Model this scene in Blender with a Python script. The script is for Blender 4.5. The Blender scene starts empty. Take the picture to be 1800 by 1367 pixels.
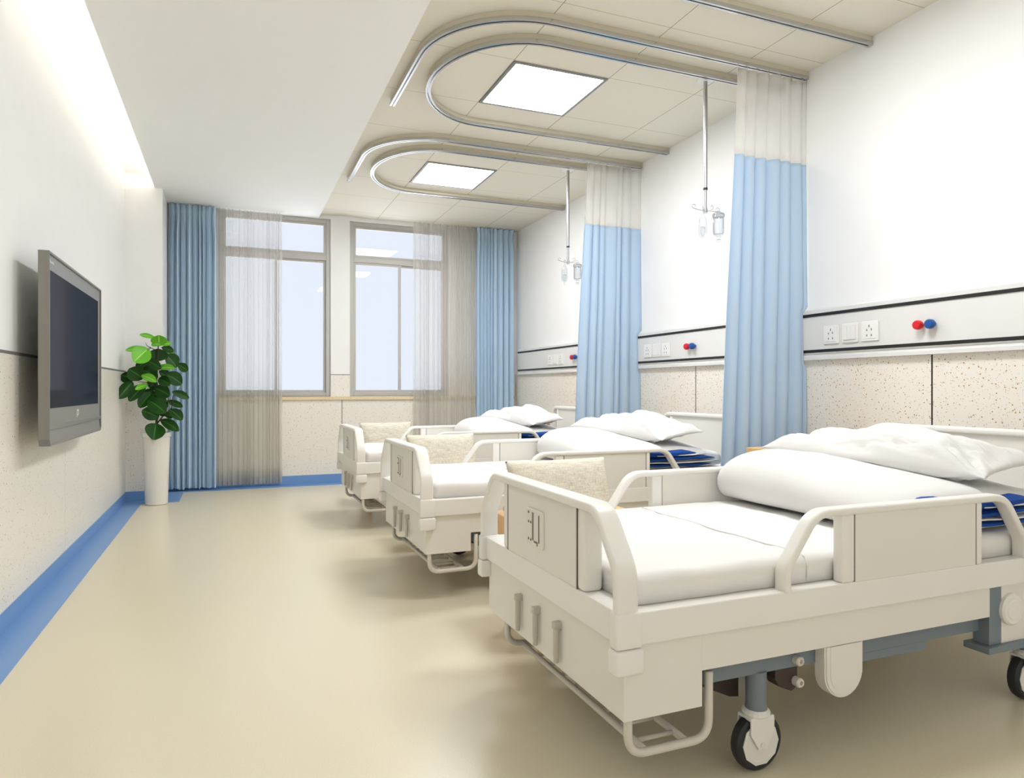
import bpy, bmesh, math, random
from mathutils import Vector, Matrix, noise
R = math.radians
PI = math.pi
scene = bpy.context.scene
REAR, WIN, LOW_GLOW, PANEL, EXPO = .75, .88, 2.4, 25, .38
COL = scene.collection

# ------------------------------------------------------------------ materials
def node_mat(name):
    m = bpy.data.materials.new(name); m.use_nodes = True
    nt = m.node_tree
    b = nt.nodes['Principled BSDF']
    return m, nt, b

def srgb(r, g, b):
    f = lambda c: (c/255/12.92) if c/255 <= .04045 else ((c/255+.055)/1.055)**2.4
    return (f(r), f(g), f(b), 1)

def N(nt, t, **kw):
    n = nt.nodes.new(t)
    for k, v in kw.items(): setattr(n, k, v)
    return n

def plain(name, c, rough=.5, metal=0, spec=.5, bump=0, bscale=200, coat=0, var=0.02):
    m, nt, b = node_mat(name)
    b.inputs['Roughness'].default_value = rough
    b.inputs['Metallic'].default_value = metal
    b.inputs['Specular IOR Level'].default_value = spec
    b.inputs['Coat Weight'].default_value = coat
    tc = N(nt, 'ShaderNodeTexCoord')
    nz = N(nt, 'ShaderNodeTexNoise'); nz.inputs['Scale'].default_value = 6
    nt.links.new(tc.outputs['Object'], nz.inputs['Vector'])
    mx = N(nt, 'ShaderNodeMix', data_type='RGBA')
    mx.inputs['A'].default_value = tuple(x*(1-var) for x in c[:3])+(1,)
    mx.inputs['B'].default_value = tuple(min(1, x*(1+var)) for x in c[:3])+(1,)
    nt.links.new(nz.outputs['Fac'], mx.inputs['Factor'])
    nt.links.new(mx.outputs['Result'], b.inputs['Base Color'])
    if bump:
        n2 = N(nt, 'ShaderNodeTexNoise'); n2.inputs['Scale'].default_value = bscale
        nt.links.new(tc.outputs['Object'], n2.inputs['Vector'])
        bp = N(nt, 'ShaderNodeBump'); bp.inputs['Strength'].default_value = bump; bp.inputs['Distance'].default_value = .002
        nt.links.new(n2.outputs['Fac'], bp.inputs['Height'])
        nt.links.new(bp.outputs['Normal'], b.inputs['Normal'])
    return m

M = {}
M['wall'] = plain('wall_paint', srgb(248, 248, 247), .6, spec=.3)
M['ceil'] = plain('ceiling_paint', srgb(250, 250, 248), .7, spec=.2)
M['bed'] = plain('bed_plastic', srgb(238, 236, 230), .35, spec=.4)
M['bedpanel'] = plain('bed_panel', srgb(233, 230, 222), .4, spec=.4)
M['groove'] = plain('groove_grey', srgb(120, 115, 108), .6)
M['steel'] = plain('blue_grey_steel', srgb(118, 130, 138), .4, metal=.0)
M['wire'] = plain('rack_wire', srgb(214, 208, 196), .35, spec=.5)
M['crank'] = plain('crank_grey', srgb(198, 192, 180), .35)
M['dark'] = plain('dark_bracket', srgb(58, 46, 40), .5)
M['rubber'] = plain('black_rubber', srgb(38, 38, 40), .55)
M['chrome'] = plain('chrome', (.58, .59, .60, 1), .24, metal=1)
M['chromeb'] = plain('brushed_steel', (.52, .52, .51, 1), .3, metal=1)
M['black'] = plain('black_strip', srgb(32, 32, 32), .4)
M['panel'] = plain('service_panel', srgb(232, 232, 230), .35)
M['socket'] = plain('socket_plastic', srgb(244, 244, 242), .3)
M['red'] = plain('red_plastic', srgb(222, 28, 36), .35)
M['blue'] = plain('blue_plastic', srgb(28, 84, 160), .35)
M['bluefloor'] = plain('blue_vinyl', srgb(118, 160, 212), .35, spec=.5)
M['strip'] = plain('grey_strip', srgb(120, 120, 116), .5)
M['sheet'] = plain('white_sheet', srgb(236, 234, 230), .85, spec=.1, bump=.15, bscale=25)
M['pillow'] = plain('white_pillowcase', srgb(227, 226, 224), .85, spec=.1)
M['quiltblue'] = plain('blue_lining', srgb(38, 76, 150), .8, spec=.1)
M['tv'] = plain('tv_grey', srgb(140, 137, 130), .35, metal=.3)
M['tvface'] = plain('tv_face', srgb(146, 146, 142), .35, metal=.25)
M['pot'] = plain('white_ceramic', srgb(238, 235, 228), .12, spec=.6, coat=.4)
M['soil'] = plain('soil', srgb(50, 36, 26), .9)
M['stem'] = plain('stem_brown', srgb(58, 42, 28), .7)
M['wood'] = None
M['gasket'] = plain('grey_frame', srgb(196, 193, 188), .4)
M['lampframe'] = plain('lamp_frame', srgb(150, 150, 150), .4, metal=.6)
M['railbody'] = plain('rail_body', srgb(214, 206, 186), .4)
M['white'] = plain('white_metal', srgb(238, 238, 236), .35)

def wood():
    m, nt, b = node_mat('light_wood')
    tc = N(nt, 'ShaderNodeTexCoord'); mp = N(nt, 'ShaderNodeMapping')
    mp.inputs['Scale'].default_value = (3, 30, 30)
    nz = N(nt, 'ShaderNodeTexNoise'); nz.inputs['Scale'].default_value = 3; nz.inputs['Detail'].default_value = 6
    cr = N(nt, 'ShaderNodeValToRGB')
    cr.color_ramp.elements[0].color = srgb(212, 166, 106); cr.color_ramp.elements[1].color = srgb(234, 198, 144)
    nt.links.new(tc.outputs['Object'], mp.inputs['Vector']); nt.links.new(mp.outputs[0], nz.inputs['Vector'])
    nt.links.new(nz.outputs['Fac'], cr.inputs[0]); nt.links.new(cr.outputs[0], b.inputs['Base Color'])
    b.inputs['Roughness'].default_value = .45
    return m
M['wood'] = wood()

def floor_mat():
    m, nt, b = node_mat('beige_vinyl')
    tc = N(nt, 'ShaderNodeTexCoord')
    nz = N(nt, 'ShaderNodeTexNoise'); nz.inputs['Scale'].default_value = 260; nz.inputs['Detail'].default_value = 3
    cr = N(nt, 'ShaderNodeValToRGB')
    cr.color_ramp.elements[0].position = .35; cr.color_ramp.elements[0].color = srgb(224, 214, 187)
    cr.color_ramp.elements[1].position = .7; cr.color_ramp.elements[1].color = srgb(232, 223, 198)
    nt.links.new(tc.outputs['Object'], nz.inputs['Vector']); nt.links.new(nz.outputs['Fac'], cr.inputs[0])
    nt.links.new(cr.outputs[0], b.inputs['Base Color'])
    b.inputs['Roughness'].default_value = .28; b.inputs['Specular IOR Level'].default_value = .5
    bp = N(nt, 'ShaderNodeBump'); bp.inputs['Strength'].default_value = .06; bp.inputs['Distance'].default_value = .001
    nt.links.new(nz.outputs['Fac'], bp.inputs['Height']); nt.links.new(bp.outputs[0], b.inputs['Normal'])
    return m
M['floor'] = floor_mat()

def terrazzo():
    m, nt, b = node_mat('speckled_panel')
    tc = N(nt, 'ShaderNodeTexCoord')
    base = srgb(245, 241, 232)
    prev = None
    cur = N(nt, 'ShaderNodeRGB'); cur.outputs[0].default_value = base
    out = cur.outputs[0]
    for sc, th, c, lim in ((52, .17, srgb(190, 132, 50), .32), (80, .18, srgb(192, 158, 104), .32), (120, .16, srgb(150, 124, 84), .14)):
        v = N(nt, 'ShaderNodeTexVoronoi'); v.inputs['Scale'].default_value = sc
        nt.links.new(tc.outputs['Object'], v.inputs['Vector'])
        lt = N(nt, 'ShaderNodeMath', operation='LESS_THAN'); lt.inputs[1].default_value = th
        nt.links.new(v.outputs['Distance'], lt.inputs[0])
        sep = N(nt, 'ShaderNodeSeparateColor'); nt.links.new(v.outputs['Color'], sep.inputs[0])
        l2 = N(nt, 'ShaderNodeMath', operation='LESS_THAN'); l2.inputs[1].default_value = lim
        nt.links.new(sep.outputs[0], l2.inputs[0])
        mu = N(nt, 'ShaderNodeMath', operation='MULTIPLY')
        nt.links.new(lt.outputs[0], mu.inputs[0]); nt.links.new(l2.outputs[0], mu.inputs[1])
        mx = N(nt, 'ShaderNodeMix', data_type='RGBA'); mx.inputs['B'].default_value = c
        nt.links.new(mu.outputs[0], mx.inputs['Factor']); nt.links.new(out, mx.inputs['A'])
        out = mx.outputs['Result']
    nt.links.new(out, b.inputs['Base Color'])
    b.inputs['Roughness'].default_value = .3
    return m
M['terrazzo'] = terrazzo()

def sill_mat():
    m = M['terrazzo'].copy(); m.name = 'sill_stone'
    for n in m.node_tree.nodes:
        if n.type == 'RGB': n.outputs[0].default_value = srgb(232, 214, 176)
    return m
M['sill'] = sill_mat()

def tile_ceiling():
    m, nt, b = node_mat('beige_ceiling_tiles')
    tc = N(nt, 'ShaderNodeTexCoord'); sx = N(nt, 'ShaderNodeSeparateXYZ')
    nt.links.new(tc.outputs['Object'], sx.inputs[0])
    def line(out, off, per, half):
        a = N(nt, 'ShaderNodeMath', operation='SUBTRACT'); a.inputs[1].default_value = off-per/2
        nt.links.new(out, a.inputs[0])
        f = N(nt, 'ShaderNodeMath', operation='FLOORED_MODULO'); f.inputs[1].default_value = per
        nt.links.new(a.outputs[0], f.inputs[0])
        c = N(nt, 'ShaderNodeMath', operation='COMPARE'); c.inputs[1].default_value = per/2; c.inputs[2].default_value = half
        nt.links.new(f.outputs[0], c.inputs[0])
        return c.outputs[0]
    l1 = line(sx.outputs[0], 1.484, .6125, .0022); l2 = line(sx.outputs[1], 3.61, .6215, .0014)
    mx = N(nt, 'ShaderNodeMath', operation='MAXIMUM'); nt.links.new(l1, mx.inputs[0]); nt.links.new(l2, mx.inputs[1])
    mix = N(nt, 'ShaderNodeMix', data_type='RGBA')
    mix.inputs['A'].default_value = srgb(236, 231, 217); mix.inputs['B'].default_value = srgb(160, 150, 128)
    nt.links.new(mx.outputs[0], mix.inputs['Factor']); nt.links.new(mix.outputs['Result'], b.inputs['Base Color'])
    b.inputs['Roughness'].default_value = .6; b.inputs['Specular IOR Level'].default_value = .25
    return m
M['tiles'] = tile_ceiling()

def emit(name, c, s):
    m = bpy.data.materials.new(name); m.use_nodes = True
    nt = m.node_tree; nt.nodes.remove(nt.nodes['Principled BSDF'])
    e = N(nt, 'ShaderNodeEmission'); e.inputs[0].default_value = c; e.inputs[1].default_value = s
    nt.links.new(e.outputs[0], nt.nodes['Material Output'].inputs[0])
    return m
M['lamp'] = emit('lamp_diffuser', (.97, .98, 1, 1), PANEL)

def glass_mat(name, tint, refl=1.0, edge=False):
    m = bpy.data.materials.new(name); m.use_nodes = True
    nt = m.node_tree; nt.nodes.remove(nt.nodes['Principled BSDF'])
    t = N(nt, 'ShaderNodeBsdfTransparent'); t.inputs[0].default_value = tint
    if edge:
        lw = N(nt, 'ShaderNodeLayerWeight'); lw.inputs[0].default_value = .5
        pe = N(nt, 'ShaderNodeMath', operation='POWER'); pe.inputs[1].default_value = 2.2; nt.links.new(lw.outputs['Facing'], pe.inputs[0])
        me = N(nt, 'ShaderNodeMix', data_type='RGBA'); me.inputs['A'].default_value = tint; me.inputs['B'].default_value = (.45, .47, .50, 1)
        nt.links.new(pe.outputs[0], me.inputs['Factor']); nt.links.new(me.outputs['Result'], t.inputs[0])
    g = N(nt, 'ShaderNodeBsdfGlossy'); g.inputs['Roughness'].default_value = .02
    fr = N(nt, 'ShaderNodeLayerWeight'); fr.inputs[0].default_value = .5
    pw = N(nt, 'ShaderNodeMath', operation='POWER'); pw.inputs[1].default_value = 4
    nt.links.new(fr.outputs['Facing'], pw.inputs[0])
    mu = N(nt, 'ShaderNodeMath', operation='MULTIPLY_ADD'); mu.inputs[1].default_value = .6*refl; mu.inputs[2].default_value = .04*refl
    mx = N(nt, 'ShaderNodeMixShader')
    nt.links.new(pw.outputs[0], mu.inputs[0]); nt.links.new(mu.outputs[0], mx.inputs[0])
    nt.links.new(t.outputs[0], mx.inputs[1]); nt.links.new(g.outputs[0], mx.inputs[2])
    nt.links.new(mx.outputs[0], nt.nodes['Material Output'].inputs[0])
    return m
M['glass'] = glass_mat('window_glass', (.97, .98, 1, 1), .22)
M['clear'] = glass_mat('clear_plastic', (.94, .95, .965, 1), 1.3, True)
M['fluid'] = glass_mat('pale_fluid', (.94, .95, .955, 1), .6, True)

def fabric(name, c, transp=0., transl=0., bump=.1, bscale=(600, 600, 600), rough=.85):
    m = bpy.data.materials.new(name); m.use_nodes = True
    nt = m.node_tree; b = nt.nodes['Principled BSDF']; out = nt.nodes['Material Output']
    b.inputs['Roughness'].default_value = rough; b.inputs['Specular IOR Level'].default_value = .15
    tc = N(nt, 'ShaderNodeTexCoord'); mp = N(nt, 'ShaderNodeMapping'); mp.inputs['Scale'].default_value = bscale
    nz = N(nt, 'ShaderNodeTexNoise'); nz.inputs['Scale'].default_value = 1
    nt.links.new(tc.outputs['Object'], mp.inputs[0]); nt.links.new(mp.outputs[0], nz.inputs['Vector'])
    mix = N(nt, 'ShaderNodeMix', data_type='RGBA')
    mix.inputs['A'].default_value = tuple(x*.94 for x in c[:3])+(1,); mix.inputs['B'].default_value = tuple(min(1, x*1.05) for x in c[:3])+(1,)
    nt.links.new(nz.outputs['Fac'], mix.inputs['Factor']); nt.links.new(mix.outputs['Result'], b.inputs['Base Color'])
    sh = b.outputs[0]
    if transl:
        t = N(nt, 'ShaderNodeBsdfTranslucent'); nt.links.new(mix.outputs['Result'], t.inputs[0])
        mx = N(nt, 'ShaderNodeMixShader'); mx.inputs[0].default_value = transl
        nt.links.new(sh, mx.inputs[1]); nt.links.new(t.outputs[0], mx.inputs[2]); sh = mx.outputs[0]
    if transp:
        t = N(nt, 'ShaderNodeBsdfTransparent')
        mx = N(nt, 'ShaderNodeMixShader'); mx.inputs[0].default_value = transp
        nt.links.new(sh, mx.inputs[1]); nt.links.new(t.outputs[0], mx.inputs[2]); sh = mx.outputs[0]
    nt.links.new(sh, out.inputs[0])
    return m
M['curblue'] = fabric('ward_curtain_blue', srgb(205, 225, 243), 0, .3)
M['curmesh'] = fabric('ward_curtain_mesh', srgb(234, 232, 226), .58, .2)
M['drape'] = fabric('window_drape_blue', srgb(212, 234, 254), 0, .1)
M['sheer'] = fabric('sheer_grey', srgb(224, 221, 214), .50, .35)

def linen():
    m, nt, b = node_mat('linen_weave')
    tc = N(nt, 'ShaderNodeTexCoord')
    outs = []
    for s in ((260, 260, 22), (22, 22, 260)):
        mp = N(nt, 'ShaderNodeMapping'); mp.inputs['Scale'].default_value = s
        nz = N(nt, 'ShaderNodeTexNoise'); nz.inputs['Scale'].default_value = 1; nz.inputs['Detail'].default_value = 3
        nt.links.new(tc.outputs['Object'], mp.inputs[0]); nt.links.new(mp.outputs[0], nz.inputs['Vector'])
        outs.append(nz.outputs['Fac'])
    av = N(nt, 'ShaderNodeMath', operation='ADD'); nt.links.new(outs[0], av.inputs[0]); nt.links.new(outs[1], av.inputs[1])
    hf = N(nt, 'ShaderNodeMath', operation='MULTIPLY'); hf.inputs[1].default_value = .5; nt.links.new(av.outputs[0], hf.inputs[0])
    cr = N(nt, 'ShaderNodeValToRGB')
    cr.color_ramp.elements[0].position = .36; cr.color_ramp.elements[0].color = srgb(206, 198, 178)
    cr.color_ramp.elements[1].position = .62; cr.color_ramp.elements[1].color = srgb(240, 234, 220)
    nt.links.new(hf.outputs[0], cr.inputs[0]); nt.links.new(cr.outputs[0], b.inputs['Base Color'])
    b.inputs['Roughness'].default_value = .9; b.inputs['Specular IOR Level'].default_value = .1
    return m
M['linen'] = linen()

def leafmat(name, c1, c2, vein):
    m, nt, b = node_mat(name)
    uv = N(nt, 'ShaderNodeUVMap'); sx = N(nt, 'ShaderNodeSeparateXYZ'); nt.links.new(uv.outputs[0], sx.inputs[0])
    cm = N(nt, 'ShaderNodeMath', operation='COMPARE'); cm.inputs[1].default_value = .5; cm.inputs[2].default_value = .035
    nt.links.new(sx.outputs[0], cm.inputs[0])
    tc = N(nt, 'ShaderNodeTexCoord'); nz = N(nt, 'ShaderNodeTexNoise'); nz.inputs['Scale'].default_value = 9
    nt.links.new(tc.outputs['Object'], nz.inputs['Vector'])
    a = N(nt, 'ShaderNodeMix', data_type='RGBA'); a.inputs['A'].default_value = c1; a.inputs['B'].default_value = c2
    nt.links.new(nz.outputs['Fac'], a.inputs['Factor'])
    d = N(nt, 'ShaderNodeMix', data_type='RGBA'); d.inputs['B'].default_value = vein
    nt.links.new(cm.outputs[0], d.inputs['Factor']); nt.links.new(a.outputs['Result'], d.inputs['A'])
    nt.links.new(d.outputs['Result'], b.inputs['Base Color'])
    b.inputs['Roughness'].default_value = .35; b.inputs['Specular IOR Level'].default_value = .25
    return m
M['leaf'] = leafmat('leaf_dark', srgb(14, 46, 12), srgb(36, 88, 22), srgb(62, 118, 40))
M['leaf2'] = leafmat('leaf_lit', srgb(84, 164, 40), srgb(128, 208, 62), srgb(176, 228, 110))  # brighter leaf green, painting in the light that falls on the foliage

def screen_mat():
    m, nt, b = node_mat('tv_screen')
    tc = N(nt, 'ShaderNodeTexCoord'); nz = N(nt, 'ShaderNodeTexNoise'); nz.inputs['Scale'].default_value = 300
    nt.links.new(tc.outputs['Object'], nz.inputs['Vector'])
    mx = N(nt, 'ShaderNodeMix', data_type='RGBA'); mx.inputs['A'].default_value = srgb(46, 50, 62); mx.inputs['B'].default_value = srgb(50, 54, 66)
    nt.links.new(nz.outputs['Fac'], mx.inputs['Factor']); nt.links.new(mx.outputs['Result'], b.inputs['Base Color'])
    b.inputs['Roughness'].default_value = .5; b.inputs['Specular IOR Level'].default_value = 0
    g = N(nt, 'ShaderNodeBsdfGlossy'); g.inputs['Roughness'].default_value = .05
    ms = N(nt, 'ShaderNodeMixShader'); ms.inputs[0].default_value = .09
    nt.links.new(b.outputs[0], ms.inputs[1]); nt.links.new(g.outputs[0], ms.inputs[2]); nt.links.new(ms.outputs[0], nt.nodes['Material Output'].inputs[0])
    return m
M['screen'] = screen_mat()

# ------------------------------------------------------------------ mesh helpers
def link(name, bm, mat, parent=None, smooth=False, label=None, cat=None, group=None, kind=None, off=None):
    if off is not None: bmesh.ops.translate(bm, verts=bm.verts, vec=off)
    bmesh.ops.recalc_face_normals(bm, faces=bm.faces)
    me = bpy.data.meshes.new(name); bm.to_mesh(me); bm.free()
    for mm in (mat if isinstance(mat, (list, tuple)) else [mat]): me.materials.append(mm)
    if smooth:
        for p in me.polygons: p.use_smooth = True
        if smooth == 'auto': me.set_sharp_from_angle(angle=R(35))
    o = bpy.data.objects.new(name, me); COL.objects.link(o)
    if parent: o.parent = parent
    props(o, label, cat, group, kind)
    return o

def props(o, label=None, cat=None, group=None, kind=None):
    if label: o['label'] = label
    if cat: o['category'] = cat
    if group: o['group'] = group
    if kind: o['kind'] = kind

def thing(name, loc, label, cat, group=None, rz=0):
    o = bpy.data.objects.new(name, None); COL.objects.link(o)
    o.location = loc; o.rotation_euler = (0, 0, rz); o.empty_display_size = .1
    props(o, label, cat, group)
    return o

def copy_tree(o, parent=None):
    c = o.copy(); COL.objects.link(c)
    if parent: c.parent = parent
    for ch in list(o.children): copy_tree(ch, c)
    return c

def box(bm, x0, x1, y0, y1, z0, z1, bev=0, seg=2):
    r = bmesh.ops.create_cube(bm, size=1)
    vs = r['verts']
    for v in vs:
        v.co = Vector((x0+(v.co.x+.5)*(x1-x0), y0+(v.co.y+.5)*(y1-y0), z0+(v.co.z+.5)*(z1-z0)))
    if bev:
        es = {e for v in vs for e in v.link_edges}
        bmesh.ops.bevel(bm, geom=list(es), offset=bev, segments=seg, profile=.5, affect='EDGES')

def rrect(w, h, r, n=4):
    p = []
    for cx, cy, a0 in ((w/2-r, h/2-r, 0), (-w/2+r, h/2-r, 90), (-w/2+r, -h/2+r, 180), (w/2-r, -h/2+r, 270)):
        for i in range(n+1):
            a = R(a0+90*i/n); p.append((cx+r*math.cos(a), cy+r*math.sin(a)))
    return p

def circ(r, n=10): return [(r*math.cos(2*PI*i/n), r*math.sin(2*PI*i/n)) for i in range(n)]

def fillet(pts, rad, n=6):
    pts = [Vector(p) for p in pts]; out = [pts[0]]
    for i in range(1, len(pts)-1):
        a, b, c = pts[i-1], pts[i], pts[i+1]
        r = rad[i-1] if isinstance(rad, (list, tuple)) else rad
        u = (a-b).normalized(); v = (c-b).normalized()
        ang = u.angle(v)
        if r <= 0 or ang > PI-.02: out.append(b); continue
        d = min(r/math.tan(ang/2), (a-b).length*.49, (c-b).length*.49)
        p0 = b+u*d; p1 = b+v*d
        for k in range(n+1):
            t = k/n; out.append((1-t)**2*p0+2*t*(1-t)*b+t*t*p1)
    out.append(pts[-1]); return out

def sweep(bm, pts, sec, nrm=None, closed=False, cap=True):
    """sec axis0 lies along nrm (plane normal of the path), axis1 along nrm x tangent"""
    pts = [Vector(p) for p in pts]; n = len(pts); rings = []
    for i, p in enumerate(pts):
        a = pts[i-1] if (i > 0 or closed) else None
        b = pts[(i+1) % n] if (i < n-1 or closed) else None
        t1 = (p-a).normalized() if a is not None else None
        t2 = (b-p).normalized() if b is not None else None
        T = (t1+t2).normalized() if (t1 is not None and t2 is not None) else (t1 if t1 is not None else t2)
        if nrm is None:
            ref = Vector((0, 0, 1)) if abs(T.z) < .95 else Vector((1, 0, 0))
            A = (ref-T*ref.dot(T)).normalized()
        else:
            A = Vector(nrm).normalized()
        B = A.cross(T).normalized()
        k = 1
        if t1 is not None and t2 is not None:
            k = 1/max(.5, T.dot(t1))
        rings.append([bm.verts.new(p+A*s[0]+B*s[1]*k) for s in sec])
    m = len(sec)
    rng = range(n if closed else n-1)
    for i in rng:
        r0, r1 = rings[i], rings[(i+1) % n]
        for j in range(m):
            bm.faces.new((r0[j], r0[(j+1) % m], r1[(j+1) % m], r1[j]))
    if cap and not closed:
        bm.faces.new(rings[0]); bm.faces.new(list(reversed(rings[-1])))

def tube(bm, pts, r, n=10, closed=False):
    """round tube with parallel transported frame"""
    pts = [Vector(p) for p in pts]; rings = []; A = None
    N_ = len(pts)
    for i, p in enumerate(pts):
        a = pts[max(i-1, 0)]; b = pts[min(i+1, N_-1)]
        T = (b-a).normalized()
        if A is None:
            ref = Vector((0, 0, 1)) if abs(T.z) < .9 else Vector((1, 0, 0))
            A = (ref-T*ref.dot(T)).normalized()
        else:
            A = (A-T*A.dot(T)).normalized()
        B = T.cross(A); rr = r[i] if isinstance(r, (list, tuple)) else r
        rings.append([bm.verts.new(p+A*rr*math.cos(2*PI*j/n)+B*rr*math.sin(2*PI*j/n)) for j in range(n)])
    for i in range(N_-1):
        for j in range(n):
            bm.faces.new((rings[i][j], rings[i][(j+1) % n], rings[i+1][(j+1) % n], rings[i+1][j]))
    bm.faces.new(rings[0]); bm.faces.new(list(reversed(rings[-1])))

def lathe(bm, prof, c=(0, 0, 0), n=32, axis='z'):
    rings = []
    for r, h in prof:
        ring = []
        for j in range(n):
            a = 2*PI*j/n; x, y = r*math.cos(a), r*math.sin(a)
            co = (c[0]+x, c[1]+y, c[2]+h) if axis == 'z' else ((c[0]+x, c[1]+h, c[2]+y) if axis == 'y' else (c[0]+h, c[1]+x, c[2]+y))
            ring.append(bm.verts.new(co))
        rings.append(ring)
    for i in range(len(rings)-1):
        for j in range(n):
            bm.faces.new((rings[i][j], rings[i][(j+1) % n], rings[i+1][(j+1) % n], rings[i+1][j]))
    bm.faces.new(rings[0]); bm.faces.new(list(reversed(rings[-1])))

def prism(bm, poly, axis, a0, a1, bev=0):
    """extrude a 2D polygon along an axis: axis 'y' -> poly is (x,z); 'x' -> (y,z); 'z' -> (x,y)"""
    def co(p, a):
        return {'y': (p[0], a, p[1]), 'x': (a, p[0], p[1]), 'z': (p[0], p[1], a)}[axis]
    v0 = [bm.verts.new(co(p, a0)) for p in poly]; v1 = [bm.verts.new(co(p, a1)) for p in poly]
    n = len(poly); f = [bm.faces.new(v0), bm.faces.new(list(reversed(v1)))]
    for i in range(n): bm.faces.new((v0[i], v1[i], v1[(i+1) % n], v0[(i+1) % n]))
    if bev:
        es = [e for ff in f for e in ff.edges]
        bmesh.ops.bevel(bm, geom=list(set(es)), offset=bev, segments=2, profile=.5, affect='EDGES')

def grid(bm, f, nu, nv, uvs=False):
    g = [[bm.verts.new(f(i/nu, j/nv)) for j in range(nv+1)] for i in range(nu+1)]
    for i in range(nu):
        for j in range(nv):
            bm.faces.new((g[i][j], g[i+1][j], g[i+1][j+1], g[i][j+1]))
    return g

BM = bmesh.new

# ------------------------------------------------------------------ room
XL, XR, YB, Y0 = -.872, 3.135, 7.57, -1.6
ZW, ZT, ZC = 2.814, 2.858, 2.925
def struct(name, bm, mat, **k): return link(name, bm, mat, kind='structure', **k)

b = BM(); box(b, XL-.1, XR+.1, Y0, YB+.1, -.1, 0); struct('floor', b, M['floor'])
b = BM(); box(b, XL-.1, XL, Y0, YB+.1, 0, 3.1); struct('wall_left', b, M['wall'])
b = BM(); box(b, XR, XR+.1, Y0, YB+.1, 0, 3.1); struct('wall_right', b, M['wall'])
# window wall built around two openings
W1, W2 = (-.115, .987), (1.191, 2.298)
ZS, ZWT = .921, 2.812
b = BM()
box(b, XL-.1, W1[0], YB, YB+.22, 0, 3.1); box(b, W1[1], W2[0], YB, YB+.22, 0, 3.1); box(b, W2[1], XR+.1, YB, YB+.22, 0, 3.1)
for w in (W1, W2):
    box(b, w[0], w[1], YB, YB+.22, 0, ZS); box(b, w[0], w[1], YB, YB+.22, ZWT, 3.1)
struct('wall_back', b, M['wall'])
b = BM(); box(b, XL, -.573, 6.998, YB, 0, ZC); struct('wall_pilaster', b, M['wall'])
# ceilings
b = BM(); box(b, XL, -.42, Y0, YB, ZC, ZC+.1); struct('ceiling_cove', b, M['ceil'])
b = BM(); box(b, -.635, .865, Y0, YB, ZW, ZW+.022); box(b, -.42, .865, Y0, YB, ZW+.02, 3.02); struct('ceiling_white', b, M['ceil'])
b = BM(); box(b, .865, XR, Y0, YB, ZT, 3.02); struct('ceiling_tiled', b, M['tiles'])
# skirting and floor bands (blue vinyl coved up the wall)
b = BM(); box(b, XL, XL+.008, Y0, 6.998, 0, .086, .002); box(b, XL, -.722, Y0, 6.79, 0, .002)
struct('baseboard_left', b, M['bluefloor'])
b = BM(); box(b, XL, -.573, 6.99, 6.998, 0, .086, .002); box(b, -.573, -.565, 6.99, 7.57, 0, .086, .002)
box(b, XL, -.425, 6.79, 6.99, 0, .002); box(b, -.565, -.425, 6.99, 7.37, 0, .002)
struct('baseboard_pilaster', b, M['bluefloor'])
b = BM(); box(b, -.565, XR, 7.562, 7.57, 0, .094, .002); box(b, -.565, XR, 7.40, 7.562, 0, .002)
struct('baseboard_back', b, M['bluefloor'])
b = BM(); box(b, XR-.008, XR, Y0, 7.4, 0, .086, .002); box(b, 3.0, XR-.008, Y0, 7.4, 0, .002); struct('baseboard_right', b, M['bluefloor'])
# wainscot of speckled panels with dark joints
def panels_y(x0, x1, joints, z0, z1, gap, ya, yb, bm):
    ys = [ya]+[j for j in joints if ya < j < yb]+[yb]
    for a, c in zip(ys[:-1], ys[1:]):
        box(bm, x0, x1, a+(gap/2 if a != ya else 0), c-(gap/2 if c != yb else 0), z0, z1)
b = BM(); panels_y(3.117, XR, [.495, 2.315, 4.135, 5.955], .086, 1.17, .009, Y0, YB, b); struct('trim_1', b, M['terrazzo'])
b = BM()
for j in (.495, 2.315, 4.135, 5.955): box(b, 3.1180, XR, j-.0043, j+.0043, .09, 1.165)
struct('trim_2', b, M['black'])
b = BM(); panels_y(XL, XL+.006, [.9, 2.12, 3.345, 4.566, 5.788], .086, 1.148, .003, Y0, 6.998, b); struct('trim_3', b, M['terrazzo'])
b = BM(); box(b, XL, XL+.009, Y0, 6.998, 1.148, 1.161, .001); struct('trim_4', b, M['strip'])
b = BM()
box(b, XL+.006, -.573, 6.993, 6.998, .086, 1.15)
box(b, -.573, -.568, 6.993, YB, .086, 1.15)
struct('trim_5', b, M['terrazzo'])
b = BM()
for x0, x1 in ((-.565, -.124), (-.118, 1.102), (1.110, 2.33), (2.338, 3.117)): box(b, x0, x1, YB-.006, YB, .094, .884)
for x0, x1 in ((-.565, W1[0]), (W1[1], W2[0]), (W2[1], 3.117)): box(b, x0, x1, YB-.004, YB, .92, 1.15)
struct('trim_6', b, M['terrazzo'])
b = BM(); box(b, 1.1, 1.112, YB-.004, YB, .094, .884); box(b, W1[1], W2[0], YB-.006, YB, 1.15, 1.156); struct('trim_7', b, M['groove'])
b = BM(); box(b, -.565, 3.117, YB-.03, YB+.2, .883, .921, .004); struct('trim_8', b, M['sill'])

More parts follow.
